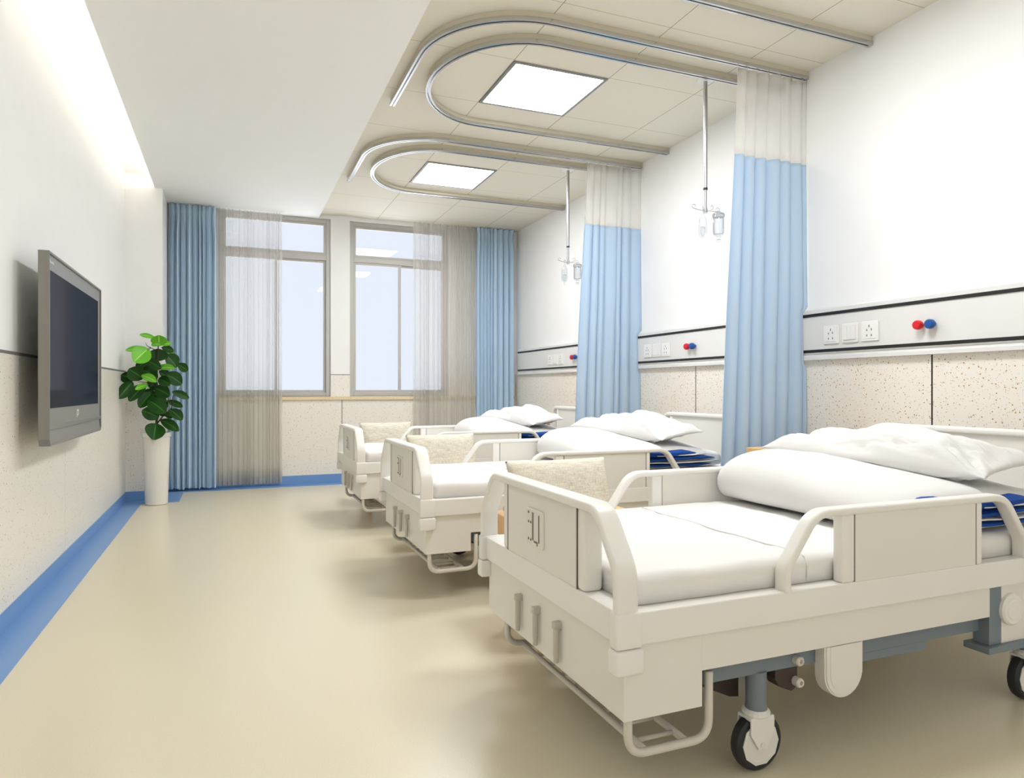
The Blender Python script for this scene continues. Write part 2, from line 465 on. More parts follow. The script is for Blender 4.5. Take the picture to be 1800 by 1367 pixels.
# windows
def window(name, w, i):
    root = bpy.data.objects.new(name, None); COL.objects.link(root); root.location = (w[0], YB, ZS); root['kind'] = 'structure'
    o = Vector((-w[0], -YB, -ZS))
    x0, x1, z0, z1 = w[0]+.001, w[1]-.001, ZS+.001, ZWT-.001
    xm = (x0+x1)/2
    b = BM(); y0, y1 = YB+.02, YB+.09
    f = .042
    box(b, x0, x0+f, y0, y1, z0, z1, .004); box(b, x1-f, x1, y0, y1, z0, z1, .004)
    box(b, x0+f, x1-f, y0, y1, z0, z0+f, .004); box(b, x0+f, x1-f, y0, y1, z1-f, z1, .004)
    box(b, x0+f, x1-f, y0, y1, 2.375, 2.43, .004)
    link('window_frame', b, M['gasket'], root, off=o)
    g = .026
    def sash(a, c, za, zb, ya, yb, nm):
        b = BM()
        box(b, a, a+g, ya, yb, za, zb, .003); box(b, c-g, c, ya, yb, za, zb, .003)
        box(b, a+g, c-g, ya, yb, za, za+g, .003); box(b, a+g, c-g, ya, yb, zb-g, zb, .003)
        s = link(nm, b, M['gasket'], root, off=o)
        b = BM(); box(b, a+g-.003, c-g+.003, (ya+yb)/2-.002, (ya+yb)/2+.002, za+g-.003, zb-g+.003)
        link('glass_pane', b, M['glass'], s, off=o)
    sash(x0+f, x1-f, 2.43, z1-f, YB+.03, YB+.06, 'transom_sash')
    sash(x0+f, xm+.013, z0+f, 2.375, YB+.032, YB+.055, 'sliding_sash')
    sash(xm-.013, x1-f, z0+f, 2.375, YB+.058, YB+.081, 'sliding_sash')
window('window_1', W1, 1); window('window_2', W2, 2)

# ------------------------------------------------------------------ ceiling lamps and tracks
def lamp(y0, label):
    cx, cy = 1.7895, y0+.31
    t = thing('ceiling_light', (cx, cy, ZT), label, 'ceiling light', 'square panel lights in the tiled ceiling')
    b = BM(); h = .303
    sec = [(-.008, -.010), (.0, -.010), (.0, .010), (-.008, .010)]
    sweep(b, [(-h+.01, -h+.01, 0), (h-.01, -h+.01, 0), (h-.01, h-.01, 0), (-h+.01, h-.01, 0)], sec, (0, 0, 1), closed=True)
    link('frame', b, M['lampframe'], t)
    b = BM(); box(b, -h+.02, h-.02, -h+.02, h-.02, -.005, -.001)
    link('diffuser', b, M['lamp'], t)
lamp(3.61, 'square white ceiling panel light inside the larger, nearer U shaped track')
lamp(5.478, 'square white ceiling panel light inside the farther U shaped track by the windows')

lamp(1.742, 'square white ceiling panel light straight above the nearest bed')

def track(name, pts, label):
    c = Vector(pts[0])
    t = thing(name, c, label, 'curtain track', 'curtain tracks on the tiled ceiling')
    b = BM(); sweep(b, pts, [(.025, -.009), (.025, .009), (-.004, .009), (-.004, -.009)], (0, 0, 1)); link('rail_body', b, M['railbody'], t, smooth='auto', off=-c)
    b = BM(); sweep(b, pts, [(-.003, -.013), (-.003, .013), (-.008, .016), (-.025, .016), (-.025, .005), (-.014, .005), (-.014, -.005), (-.025, -.005), (-.025, -.016), (-.008, -.016)], (0, 0, 1))
    link('chrome_channel', b, M['chrome'], t, smooth='auto', off=-c)
    return t
ZK = ZT-.0252
def J(y, yend, label):
    p = [(3.128, y, ZK)]
    for k in range(17):
        a = R(-90-90*k/16); p.append((1.5+.545*math.cos(a), y+.556+.556*math.sin(a), ZK))
    p.append((.955, yend, ZK)); track('curtain_track', p, label)
def U(y0, y1, label, xe=1.566):
    p = [(3.128, y0, ZK)]; c = (y0+y1)/2; h = (y1-y0)/2
    for k in range(25):
        a = R(-90-180*k/24); p.append((xe+.48*math.cos(a), c+h*math.sin(a), ZK))
    p.append((3.128, y1, ZK)); track('curtain_track', p, label)
J(3.104, 4.385, 'long hooked metal curtain track carrying the nearer blue curtain')
U(3.302, 4.492, 'U shaped metal curtain track around the nearer ceiling light')
J(4.865, 6.15, 'hooked metal curtain track carrying the farther blue curtain')
U(5.072, 6.288, 'U shaped metal curtain track around the farther ceiling light')
U(1.48, 2.668, 'metal curtain track running out of the picture at the top right')

# ------------------------------------------------------------------ ward curtains
def ward_curtain(yc, label, seed):
    rnd = random.Random(seed)
    t = thing('ward_curtain', (2.85, yc, 0), label, 'curtain', 'blue ward curtains with mesh tops')
    xa_t, xa_b, xb = 2.615, 2.50, 3.082
    def xz(z):
        return 3.126 if z > 1.47 else (3.110 if z < 1.15 else 3.083)
    nf = 7
    ph = [0]
    for i in range(nf): ph.append(ph[-1]+rnd.uniform(.5, 1.5))
    ph = [p/ph[-1] for p in ph]
    amp = [rnd.uniform(.6, 1.1) for _ in range(nf+2)]
    lean = [rnd.uniform(-.25, .25) for _ in range(nf+2)]
    def f(z):
        k = (2.806-z)/2.3
        def g(u, z=z, k=k):
            i = max(j for j in range(nf) if ph[j] <= u+1e-9) if u < 1 else nf-1
            l = (u-ph[i])/(ph[i+1]-ph[i])
            A = .020*amp[i]*(.7+.4*k)
            y = yc + A*math.sin(2*PI*l+lean[i]*math.sin(z*1.3+i)) + .008*math.sin(2.1*z+u*9)
            xs = xa_t+(xa_b-xa_t)*min(1, k)**.9
            x = xs+(3.118-xs)*u - (3.118-xz(z))*u**14 + .010*math.cos(2*PI*l)*amp[i] + .004*math.sin(3*z+i)
            return Vector((min(x, xz(z)), y, z))
        return g
    nu = 160
    def sheet(name, z0, z1, nv, mat):
        b = BM()
        grid(b, lambda u, v: f(z0+(z1-z0)*v)(u)-Vector((2.85, yc, 0)), nu, nv)
        o = link(name, b, mat, t, smooth=True)
        md = o.modifiers.new('thick', 'SOLIDIFY'); md.thickness = .0012
        return o
    m = sheet('mesh_top', 2.31, 2.795, 8, M['curmesh']); m['label'] = 'pale see-through mesh top'
    c = sheet('curtain_fabric', .10, 2.31, 69, M['curblue']); c['label'] = 'light blue curtain fabric'
    for i in range(nf+1):
        u = min(ph[i], .999); p = f(2.795)(u)-Vector((2.85, yc, 0))
        b = BM()
        q = [p+Vector((0, 0, -.012)), p+Vector((.004, 0, .002)), (p.x, 0, 2.803), (p.x, 0, ZK-.016)]
        tube(b, q, .0025, 6)
        link('hook', b, M['chromeb'], t)
ward_curtain(3.104, 'light blue ward curtain with mesh top hanging between the near and middle beds', 5)
ward_curtain(4.865, 'light blue ward curtain with mesh top hanging between the middle and far beds', 9)

# ------------------------------------------------------------------ window drapes and sheers
def pleat(name, x0, x1, yc, z0, z1, nf, amp, mat, label, cat, group, seed, gather=0, tape=True):
    rnd = random.Random(seed)
    ph = [0]
    for i in range(nf): ph.append(ph[-1]+rnd.uniform(.6, 1.5))
    ph = [p/ph[-1] for p in ph]; am = [rnd.uniform(.5, 1.15) for _ in range(nf+1)]; ln = [rnd.uniform(-.5, .5) for _ in range(nf+1)]
    cx = (x0+x1)/2
    t = thing(name, (cx, yc, 0), label, cat, group)
    nu = nf*14
    def f(u, v):
        z = z0+(z1-z0)*v
        i = nf-1 if u >= 1 else max(j for j in range(nf) if ph[j] <= u+1e-9)
        l = (u-ph[i])/(ph[i+1]-ph[i])
        pin = 1 if v < .93 else 1-.45*math.sin((v-.93)/.07*PI)
        y = amp*am[i]*pin*math.sin(2*PI*l+ln[i]*math.sin(z*1.1+i))
        g = gather*math.exp(-((v-.955)/.03)**2)
        xx = x0+(x1-x0)*u
        xx += (cx-xx)*g*.1
        xx += (x1-x0)/nf*.16*math.sin(4*PI*l)*am[i]
        zz = z + (0 if v > 0 else .008*math.sin(i*2.3))
        return Vector((xx-cx, y, zz))
    b = BM(); grid(b, f, nu, 30)
    o = link('curtain_fabric', b, mat, t, smooth=True)
    if tape:
        b = BM(); grid(b, lambda u, v: f(u, .962+.022*v)+Vector((0, -.0035, 0)), nu, 2)
        link('heading_tape', b, mat, t, smooth=True)
    return t
pleat('window_drape', -.56, -.135, 7.48, .025, 2.806, 9, .048, M['drape'], 'tall blue window drape at the left, behind the potted plant', 'curtain', 'blue window drapes', 3, .5)
pleat('window_drape', 2.60, 3.06, 7.48, .025, 2.85, 9, .048, M['drape'], 'tall blue window drape at the right, in the corner beside the bed wall', 'curtain', 'blue window drapes', 4, .5)
def sheer(x0, x1, yc, z0, z1, nf, label, seed):
    rnd = random.Random(seed); ph = [0]
    for i in range(nf): ph.append(ph[-1]+rnd.uniform(.35, 1.5))
    ph = [p/ph[-1] for p in ph]; am = [rnd.uniform(.4, 1.2) for _ in range(nf+1)]; ce = [rnd.uniform(.3, .7) for _ in range(nf+1)]
    cx = (x0+x1)/2; t = thing('sheer_curtain', (cx, yc, 0), label, 'curtain', 'grey sheer curtains')
    us = []
    for i in range(nf):
        w = ph[i+1]-ph[i]; hw = min(.0075/(x1-x0)/w, .24)
        for l in (0, .12, ce[i]-hw*1.6, ce[i]-hw, ce[i]-hw*.6, ce[i]-hw*.3, ce[i], ce[i]+hw*.3, ce[i]+hw*.6, ce[i]+hw, ce[i]+hw*1.6): us.append((i, max(0, l)))
    us.append((nf-1, 1.0))
    def pt(i, l, z):
        w = ph[i+1]-ph[i]; hw = min(.0075/(x1-x0)/w, .24)
        x = x0+(x1-x0)*(ph[i]+w*l)
        k = math.exp(-((l-ce[i])/(hw*.55))**2)
        y = -.034*am[i]*k+.007*math.sin(2*PI*l)+.003*math.sin(z*.9+i*1.7)
        return Vector((x-cx+.004*am[i]*k*math.sin(z*.8+i), y, z))
    b = BM(); nz = 16; rows = []
    for j in range(nz+1):
        z = z0+(z1-z0)*j/nz; rows.append([b.verts.new(pt(i, l, z)) for i, l in us])
    for j in range(nz):
        for k in range(len(us)-1): b.faces.new((rows[j][k], rows[j][k+1], rows[j+1][k+1], rows[j+1][k]))
    link('sheer_fabric', b, M['sheer'], t, smooth=True)
    link('bottom_hem', BM_hem(pt, us, z0+.002, z0+.15), M['sheer'], t, smooth=True)
def BM_hem(pt, us, za, zb):
    b = BM(); r0 = [b.verts.new(pt(i, l, za)+Vector((0, .0025, 0))) for i, l in us]; r1 = [b.verts.new(pt(i, l, zb)+Vector((0, .0025, 0))) for i, l in us]
    for k in range(len(us)-1): b.faces.new((r0[k], r0[k+1], r1[k+1], r1[k]))
    return b
sheer(-.135, .492, 7.515, .03, 2.808, 16, 'grey sheer curtain covering the left window', 5)
sheer(1.872, 2.60, 7.515, .03, 2.852, 19, 'grey sheer curtain covering the right window', 6)

# ------------------------------------------------------------------ bed-head service panel
t = thing('service_panel', (3.09, 3.0, 1.17), 'long white bed head service panel with two black strips along the wall', 'wall panel')
o = Vector((-3.09, -3.0, -1.17)); ya, yb = Y0, 7.42
b = BM(); prism(b, [(XR-.001, 1.46), (3.10, 1.458), (3.092, 1.45), (3.092, 1.207), (3.10, 1.198), (XR-.001, 1.196)], 'y', ya, yb); link('panel_body', b, M['panel'], t, off=o)
b = BM(); prism(b, [(XR-.001, 1.196), (3.10, 1.198), (3.088, 1.184), (3.088, 1.166), (XR-.001, 1.166)], 'y', ya, yb); link('lower_trim', b, M['panel'], t, off=o)
for z in (1.421, 1.2155):
    b = BM(); box(b, 3.0875, 3.093, ya, yb, z-.0085, z+.0085, .001); link('black_strip', b, M['black'], t, off=o)
def socket(y, kind, label, where):
    t = thing('wall_socket' if kind == 's' else 'wall_switch', (3.092, y, 1.302), label, 'socket' if kind == 's' else 'switch', 'sockets and switches on the service panel')
    b = BM(); box(b, -.009, 0, -.052, .052, -.052, .052, .003); link('cover_plate', b, M['socket'], t)
    b = BM(); box(b, -.0115, -.0088, -.040, .040, -.040, .040, .0015); ins = link('inset', b, M['panel'] if kind == 'w' else M['socket'], t)
    if kind == 's':
        b = BM()
        for py, pz, w, h in ((0, .026, .003, .012), (-.014, .008, .003, .011), (.014, .006, .003, .011), (-.014, -.022, .003, .011), (.014, -.022, .003, .011)):
            box(b, -.0122, -.0112, py-w/2-.0005, py+w/2+.0005, pz-h/2, pz+h/2)
        link('socket_slots', b, M['black'], t)
    else:
        for k in (-1, 0, 1):
            b = BM(); box(b, -.0145, -.0112, k*.0255-.0122, k*.0255+.0122, -.036, .036, .001); link('rocker', b, M['socket'], t)
BN = ('near', 'middle', 'far')
for i, off in enumerate((0, 1.823, 3.646)):
    for y, k, w in ((2.887, 's', 'left one'), (2.762, 'w', None), (2.637, 's', 'right one')):
        lab = ('white wall socket above the %s bed, %s of the pair' % (BN[i], w)) if k == 's' else 'white three rocker wall switch between sockets above the %s bed' % BN[i]
        socket(y+off, k, lab, i)
    for y, c, nm in ((2.348, 'red', 'red'), (2.286, 'blue', 'blue')):
        b = BM()
        lathe(b, [(.012, 0), (.012, -.012), (.020, -.014), (.023, -.020), (.023, -.036), (.019, -.043), (.010, -.044)], n=16, axis='x')
        q = link('gas_outlet', b, M[c], smooth='auto'); q.location = (3.092, y+off, 1.308)
        props(q, 'round %s gas outlet knob on the panel above the %s bed' % (nm, BN[i]), 'gas outlet', 'gas outlets on the service panel')

# ------------------------------------------------------------------ drip poles
def drip(y, which, lab_place):
    t = thing('drip_pole', (2.643, y, ZT), 'ceiling hung steel drip pole with four hooks over the %s' % lab_place, 'drip pole', 'ceiling drip poles')
    b = BM(); lathe(b, [(.02, -.012), (.05, -.010), (.052, 0)], n=28); link('ceiling_plate', b, M['white'], t, smooth='auto')
    b = BM(); lathe(b, [(.0125, -.655), (.0125, -.011)], n=16); link('upper_tube', b, M['chromeb'], t, smooth='auto')
    b = BM(); lathe(b, [(.0135, -.662), (.0135, -.650)], n=16); link('collar', b, M['black'], t, smooth='auto')
    b = BM(); lathe(b, [(.009, -.795), (.009, -.66)], n=14); lathe(b, [(.013, -.80), (.013, -.775)], n=14); link('lower_tube', b, M['chromeb'], t, smooth='auto')
    ends = []
    for k, (az, dz) in enumerate(((170, .012), (222, -.014), (20, .022), (-18, -.006))):
        a = R(az); d = Vector((math.cos(a), math.sin(a), 0)); L = .075
        p = [d*.010+Vector((0, 0, -.787)), d*.05+Vector((0, 0, -.787+dz*.4)), d*L+Vector((0, 0, -.787+dz))]
        cc = d*L+Vector((0, 0, -.787+dz+.012))
        for s in range(1, 10):
            an = R(-90+s*30); p.append(cc+d*(.012*math.cos(an))*1.0+Vector((0, 0, .012*math.sin(an))))
        b = BM(); tube(b, p, .0022, 6); link('hook', b, M['chromeb'], t, smooth=True)
        ends.append(Vector((2.643, y, ZT))+d*(L+.006)+Vector((0, 0, -.787+dz)))
    # soft bag on the hook at the left, bottle on the right
    e = ends[1]
    b = BM()
    prof = [(.003, .0), (.004, -.012), (.010, -.022), (.022, -.055), (.030, -.10), (.031, -.125), (.024, -.15), (.010, -.165), (.005, -.170), (.005, -.186), (.002, -.192)]
    lathe(b, prof, n=18)
    for v in b.verts: v.co.y *= .45; v.co.x *= 1+.12*math.sin(v.co.z*70)
    q = thing('drip_bag', e, 'soft clear drip bag on the pole over the %s' % lab_place, 'drip bag', 'clear drip bags')
    link('bag_body', b, M['clear'], q, smooth=True)
    b = BM(); lathe(b, [(.016, -.10), (.019, -.12), (.014, -.145), (.004, -.158)], n=14)
    for v in b.verts: v.co.y *= .4
    link('fluid', b, M['fluid'], q, smooth=True)
    e = ends[3]
    q = thing('drip_bottle', e, 'clear drip bottle hanging upside down on the pole over the %s' % lab_place, 'drip bottle', 'clear drip bottles')
    b = BM(); lathe(b, [(.004, -.004), (.030, -.008), (.034, -.014), (.034, -.122), (.028, -.138), (.012, -.146), (.011, -.166)], n=24); link('bottle_body', b, M['clear'], q, smooth='auto')
    b = BM(); lathe(b, [(.0345, -.030), (.036, -.030), (.036, -.014), (.0345, -.014)], n=24); link('bottle_collar', b, M['fluid'], q, smooth='auto')
    b = BM(); lathe(b, [(.026, -.132), (.029, -.12), (.029, -.036), (.027, -.034)], n=20); link('fluid', b, M['fluid'], q, smooth='auto')
    b = BM(); lathe(b, [(.012, -.180), (.013, -.166)], n=14); link('stopper', b, M['clear'], q, smooth='auto')
    b = BM(); tube(b, [(-.02, 0, -.006), (-.014, 0, .004), (0, 0, .006), (.014, 0, .004), (.02, 0, -.006)], .0018, 6); link('bail', b, M['chromeb'], q, smooth=True)
drip(3.413, 0, 'middle bed'); drip(5.24, 1, 'far bed')

# ------------------------------------------------------------------ television
t = thing('television', (-.872, 4.255, 1.18), 'grey flat television with dark screen mounted on the left wall', 'television')
o = Vector((.872, -4.255, -1.18))
ya, yb, z0, z1, xf, xb = 3.591, 4.91, .746, 1.611, -.740, -.784
b = BM()   # shell: outer frame with raised rim
prof = [(ya, z1), (yb, z1), (yb, z0+.03), (yb-.02, z0), (ya+.02, z0), (ya, z0+.03)]
prism(b, prof, 'x', xb, xf-.014, .003)
box(b, xf-.016, xf, ya, yb, z1-.010, z1, .001); box(b, xf-.016, xf, ya, ya+.010, z0+.03, z1-.01, .001); box(b, xf-.016, xf, yb-.010, yb, z0+.03, z1-.01, .001)
box(b, xf-.016, xf, ya+.02, yb-.02, z0, z0+.010, .001)
prism(b, [(ya, z0+.03), (ya+.02, z0), (ya+.03, z0+.008), (ya+.010, z0+.034)], 'x', xf-.016, xf); prism(b, [(yb, z0+.03), (yb-.02, z0), (yb-.03, z0+.008), (yb-.010, z0+.034)], 'x', xf-.016, xf)
link('shell', b, M['tv'], t, off=o)
b = BM(); box(b, xf-.0145, xf-.008, ya+.010, yb-.010, z0+.085, z1-.010); link('bezel', b, M['tvface'], t, off=o)
b = BM(); box(b, xf-.009, xf-.0065, ya+.02, yb-.075, .913, 1.531); s = link('screen', b, M['screen'], t, off=o); s['label'] = 'dark glossy screen'
b = BM(); prism(b, [(xf-.015, z0+.07), (xf-.002, z0+.072), (xf-.001, z0+.088), (xf-.015, z0+.09)], 'y', ya+.012, yb-.012); link('chrome_strip', b, M['chromeb'], t, off=o)
b = BM(); prism(b, [(xf-.015, z0+.008), (xf-.002, z0+.010), (xf-.010, z0+.07), (xf-.015, z0+.07)], 'y', ya+.012, yb-.03); link('speaker_chin', b, M['tvface'], t, off=o)
b = BM(); xx = xf-.0078
for i, (dy, h) in enumerate(((0, .016), (.018, .009), (.034, .009), (.052, .012), (.068, .009))): box(b, xx-.0004, xx, ya+.045+dy, ya+.053+dy, 1.565, 1.565+h)
link('brand_mark', b, M['white'], t, off=o)
b = BM(); box(b, xx-.0004, xx, 4.222, 4.238, .853, .893); box(b, xx-.0004, xx, 4.238, 4.272, .884, .893); box(b, xx-.0004, xx, 4.262, 4.272, .866, .884); box(b, xx-.0004, xx, 4.238, 4.262, .862, .868)
link('logo', b, M['white'], t, off=o)
b = BM(); box(b, -.8655, xb+.001, 4.05, 4.45, 1.05, 1.35, .003); link('wall_bracket', b, M['dark'], t, off=o)

# ------------------------------------------------------------------ potted plant
PX, PY = -.598, 6.735
t = thing('potted_plant', (PX, PY, .002), 'green broad leaved plant in a tall white pot in the left corner', 'plant')
b = BM()
lathe(b, [(.086, 0), (.090, .004), (.097, .25), (.108, .58), (.114, .585), (.115, .617), (.112, .62), (.103, .62), (.100, .56)], n=48)
link('pot', b, M['pot'], t, smooth='auto')
b = BM(); lathe(b, [(.099, .55), (.10, .575), (.05, .585)], n=32); link('soil', b, M['soil'], t, smooth=True)
rnd = random.Random(11)
SX, SZ = .00116, .00130
def loc(cx, cy, d): return Vector(((cx-318)*SX, d, .62+(760-cy)*SZ))
b = BM()
stem = [loc(318, 785, 0), loc(318, 700, 0), loc(322, 560, .01), loc(315, 440, .0), loc(325, 300, -.01), loc(330, 180, 0), loc(335, 150, 0)]
tube(b, stem, [.011, .010, .009, .008, .007, .005, .003], 8)
tube(b, [loc(318, 705, 0), loc(360, 650, .04), loc(415, 600, .06), loc(425, 520, .07), loc(470, 462, .08)], [.007, .006, .004, .003, .002], 7)
tube(b, [loc(318, 460, 0), loc(280, 430, -.03), loc(200, 420, -.05)], [.005, .004, .002], 6)
tube(b, [loc(322, 215, 0), loc(255, 182, -.01), loc(246, 160, -.02)], [.003, .003, .001], 6)
stems = b
LV = [ # base x,y -> tip x,y, width, depth, painted as lit
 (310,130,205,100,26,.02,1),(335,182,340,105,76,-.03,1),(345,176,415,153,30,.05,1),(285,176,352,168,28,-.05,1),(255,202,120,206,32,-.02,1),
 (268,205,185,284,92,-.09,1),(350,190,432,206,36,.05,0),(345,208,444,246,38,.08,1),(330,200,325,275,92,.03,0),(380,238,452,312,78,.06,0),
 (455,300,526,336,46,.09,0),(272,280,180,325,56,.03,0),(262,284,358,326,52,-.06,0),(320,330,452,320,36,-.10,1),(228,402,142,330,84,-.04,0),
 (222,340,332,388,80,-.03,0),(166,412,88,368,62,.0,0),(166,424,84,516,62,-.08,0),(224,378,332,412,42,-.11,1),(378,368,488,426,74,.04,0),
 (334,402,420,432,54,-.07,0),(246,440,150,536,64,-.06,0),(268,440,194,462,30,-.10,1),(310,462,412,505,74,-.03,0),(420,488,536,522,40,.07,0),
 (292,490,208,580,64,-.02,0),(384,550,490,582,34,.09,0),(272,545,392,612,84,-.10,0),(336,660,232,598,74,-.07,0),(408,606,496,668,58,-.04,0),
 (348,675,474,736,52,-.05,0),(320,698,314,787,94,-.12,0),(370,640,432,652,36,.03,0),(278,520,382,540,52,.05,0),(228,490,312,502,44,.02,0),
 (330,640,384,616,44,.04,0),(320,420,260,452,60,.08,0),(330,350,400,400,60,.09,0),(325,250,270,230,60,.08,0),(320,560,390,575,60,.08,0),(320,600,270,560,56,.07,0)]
dark, lit = BM(), BM()
uvd, uvy = dark.loops.layers.uv.new('UVMap'), lit.loops.layers.uv.new('UVMap')
for (ax, ay, tx, ty, w, d, is_lit) in LV:
    bm, uvl = (lit, uvy) if is_lit else (dark, uvd)
    d2 = d*1.5
    A = loc(ax, ay, d*.6); T = loc(tx, ty, d2-.03)
    if T.length == 0: continue
    ax_ = (T-A); L = ax_.length; ax_.normalize()
    view = Vector((.15, -1, .25)).normalized()
    side = ax_.cross(view).normalized()
    W = w*SX*.74
    tilt = rnd.uniform(-.35, .35); nrm = side.cross(ax_).normalized()
    side = (side*math.cos(tilt)+nrm*math.sin(tilt)).normalized(); nrm = side.cross(ax_).normalized()
    nu, nv = 8, 10; g = []
    for i in range(nu+1):
        s = -1+2*i/nu; row = []
        for j in range(nv+1):
            v = j/nv
            wid = W*(math.sin(PI*min(1, v*.97+.015))**.62)*(1+.25*(v-.5))
            bend = -.18*L*v*v+.03*L*math.sin(v*PI)
            p = A+ax_*L*v+side*s*wid+nrm*(abs(s)**1.3*wid*.28)+Vector((0, 0, bend*.5))
            row.append((bm.verts.new(p), (i/nu, v)))
        g.append(row)
    for i in range(nu):
        for j in range(nv):
            q = (g[i][j], g[i+1][j], g[i+1][j+1], g[i][j+1])
            f = bm.faces.new([x[0] for x in q])
            for lp, x in zip(f.loops, q): lp[uvl].uv = x[1]
    n0 = min(stem, key=lambda s_: (s_-A).length)
    if (n0-A).length < .12: tube(stems, [n0*.3+A*.7, A*.9+T*.1], .0025, 5)
link('stem', stems, M['stem'], t, smooth=True)
f1 = link('leaves', dark, M['leaf'], t, smooth=True)
f2 = link('lit_leaves', lit, M['leaf2'], t, smooth=True); f2['label'] = 'bright green leaves with light painted in'

# ------------------------------------------------------------------ hospital bed (built for the near bed, then copied)
YC = [1.844, 3.603, 5.362]
CX = 1.80
BO = Vector((-CX, -YC[0], 0))
def mir(y): return 2*YC[0]-y
bed = thing('hospital_bed', (CX, YC[0], 0), 'white adjustable hospital bed nearest the camera, at the right', 'bed', 'white hospital beds in a row')
def bp(name, bm, mat, parent=None, smooth=False, label=None):
    return link(name, bm, mat, parent or bed, smooth=smooth, off=BO, label=label)
YN, YF = 1.379, mir(1.379)           # deck edges
# deck rim
b = BM(); box(b, .832, 2.80, YN, YF, .402, .480, .004); bp('deck_frame', b, M['bed'])
# foot skirt (panel wrapping to the sides) + side skirts
b = BM()
yn, yf = 1.392, mir(1.392)
prism(b, [(.847, yf), (.847, yn), (1.068, yn), (1.068, yn+.014), (.861, yn+.014), (.861, yf-.014), (1.068, yf-.014), (1.068, yf)], 'z', .224, .403)
bp('foot_panel', b, M['bedpanel'])
for s in (0, 1):
    b = BM(); y0, y1 = (yn, yn+.014) if s == 0 else (yf-.014, yf)
    box(b, 1.068, 2.125, y0, y1, .311, .403, .001); bp('side_panel', b, M['bedpanel'])
# footboard
FX0, FX1 = .818, .878
def arch(x0, x1, zb, zs, zt, half, top_half, dep_n=5):
    yc = YC[0]; xm = (x0+x1)/2
    p = [(xm, yc-half, zb), (xm, yc-half, zs), (xm, yc-top_half, zt), (xm, yc+top_half, zt), (xm, yc+half, zs), (xm, yc+half, zb)]
    return fillet(p, [.10, .07, .07, .10], 8)
b = BM(); sweep(b, arch(FX0, FX1, .478, .575, .706, .457, .355), rrect(FX1-FX0, .025, .0085, 4), (1, 0, 0)); bp('footboard_frame', b, M['bed'], smooth='auto')
b = BM(); box(b, .834, .868, 1.603, mir(1.603), .479, .695, .003); fb = bp('footboard_panel', b, M['bedpanel'])
for s in (-1, 1):
    b = BM(); yy = YC[0]+s*.262; box(b, .833, .890, yy-.0205, yy+.0205, .479, .697, .012, 3); bp('footboard_post', b, M['bed'], smooth='auto')
b = BM()
for yy in (1.6025, mir(1.6025)): box(b, .8328, .836, yy-.0018, yy+.0018, .48, .694)
bp('panel_groove', b, M['groove'], fb)
# bed number holder: raised rounded plate with slots and studs
b = BM(); pl = rrect(.122, .110, .010, 4)
prism(b, [(1.862+p[0]*.98, .590+p[1]) for p in pl], 'x', .828, .8345, .0015); nh = bp('number_holder', b, M['bedpanel'], fb, 'auto')
b = BM()
box(b, .8268, .8285, 1.868, 1.876, .553, .635); box(b, .8268, .8285, 1.826, 1.832, .552, .632); box(b, .8268, .8285, 1.842, 1.864, .548, .553); box(b, .8268, .8285, 1.838, 1.843, .541, .553)
for yy, zz in ((1.903, .632), (1.903, .604), (1.903, .553), (1.887, .604), (1.887, .552)): lathe(b, [(.004, -.0012), (.004, .001)], (.828, yy, zz), 8, 'x')
bp('slot_marks', b, M['groove'], nh)
# corner caps
for s in (0, 1):
    b = BM()
    q = lambda y: y if s == 0 else mir(y)
    y0, y1 = sorted((q(1.370), q(1.405)))
    box(b, .814, .884, y0-.001, y1+.001, .400, .484, .006, 3); bp('corner_sleeve', b, M['bed'], smooth='auto')
    b = BM(); y0, y1 = sorted((q(1.364), q(1.408)))
    box(b, .811, .888, y0, y1, .340, .399, .008, 3); bp('corner_cap', b, M['bed'], smooth='auto')
# cranks
for yy in (2.003, 1.868, 1.727):
    b = BM()
    lathe(b, [(.006, 0), (.0075, .002), (.0075, .016), (.0085, .018), (.0085, .096), (.006, .098)], (.834, yy, .243), 14)
    box(b, .824, .849, yy-.0098, yy+.0098, .336, .357, .003)
    bp('crank_handle', b, M['crank'], smooth='auto')
# shoe rack under the foot end
RY0, RY1 = 1.405, 2.17
for y in (RY0, RY1):
    b = BM(); tube(b, fillet([(.866, y, .245), (.866, y, .137), (1.098, y, .137), (1.098, y, .30)], [.05, .05], 8), .0105, 12); bp('shoe_rack_loop', b, M['wire'], smooth=True)
for x in (.918, 1.035):
    b = BM(); tube(b, [(x, RY0, .137), (x, RY1, .137)], .009, 10); bp('shoe_rack_rail', b, M['wire'], None, True)
for k in range(9):
    b = BM(); y = 1.46+k*.084; tube(b, [(.918, y, .137), (1.035, y, .137)], .0062, 8); bp('shoe_rack_bar', b, M['wire'], None, True)
# side rails
def side_rail(s):
    q = (lambda y: y) if s == 0 else mir
    y = q(1.395)
    p = fillet([(1.325, y, .478), (1.325, y, .535), (1.425, y, .672), (2.175, y, .672), (2.272, y, .535), (2.272, y, .478)], [.07, .09, .09, .07], 8)
    b = BM(); sweep(b, p, rrect(.044, .022, .0085, 4), (0, 1, 0)); r = bp('side_rail', b, M['bed'], smooth='auto')
    b = BM(); ys = sorted((q(1.380), q(1.408))); box(b, 1.562, 2.045, ys[0], ys[1], .479, .664, .002); bp('rail_panel', b, M['bedpanel'], r)
    for x0, x1 in ((1.513, 1.559), (2.048, 2.072)):
        b = BM(); ys = sorted((q(1.378), q(1.412))); box(b, x0, x1, ys[0], ys[1], .479, .664, .007, 3); bp('rail_post', b, M['bed'], r, 'auto')
    b = BM(); ys = sorted((q(1.381), q(1.40)))
    for x in (1.5605, 2.0465): box(b, x-.0022, x+.0022, ys[0], ys[1], .48, .663)
    bp('rail_groove', b, M['groove'], r)
side_rail(0); side_rail(1)
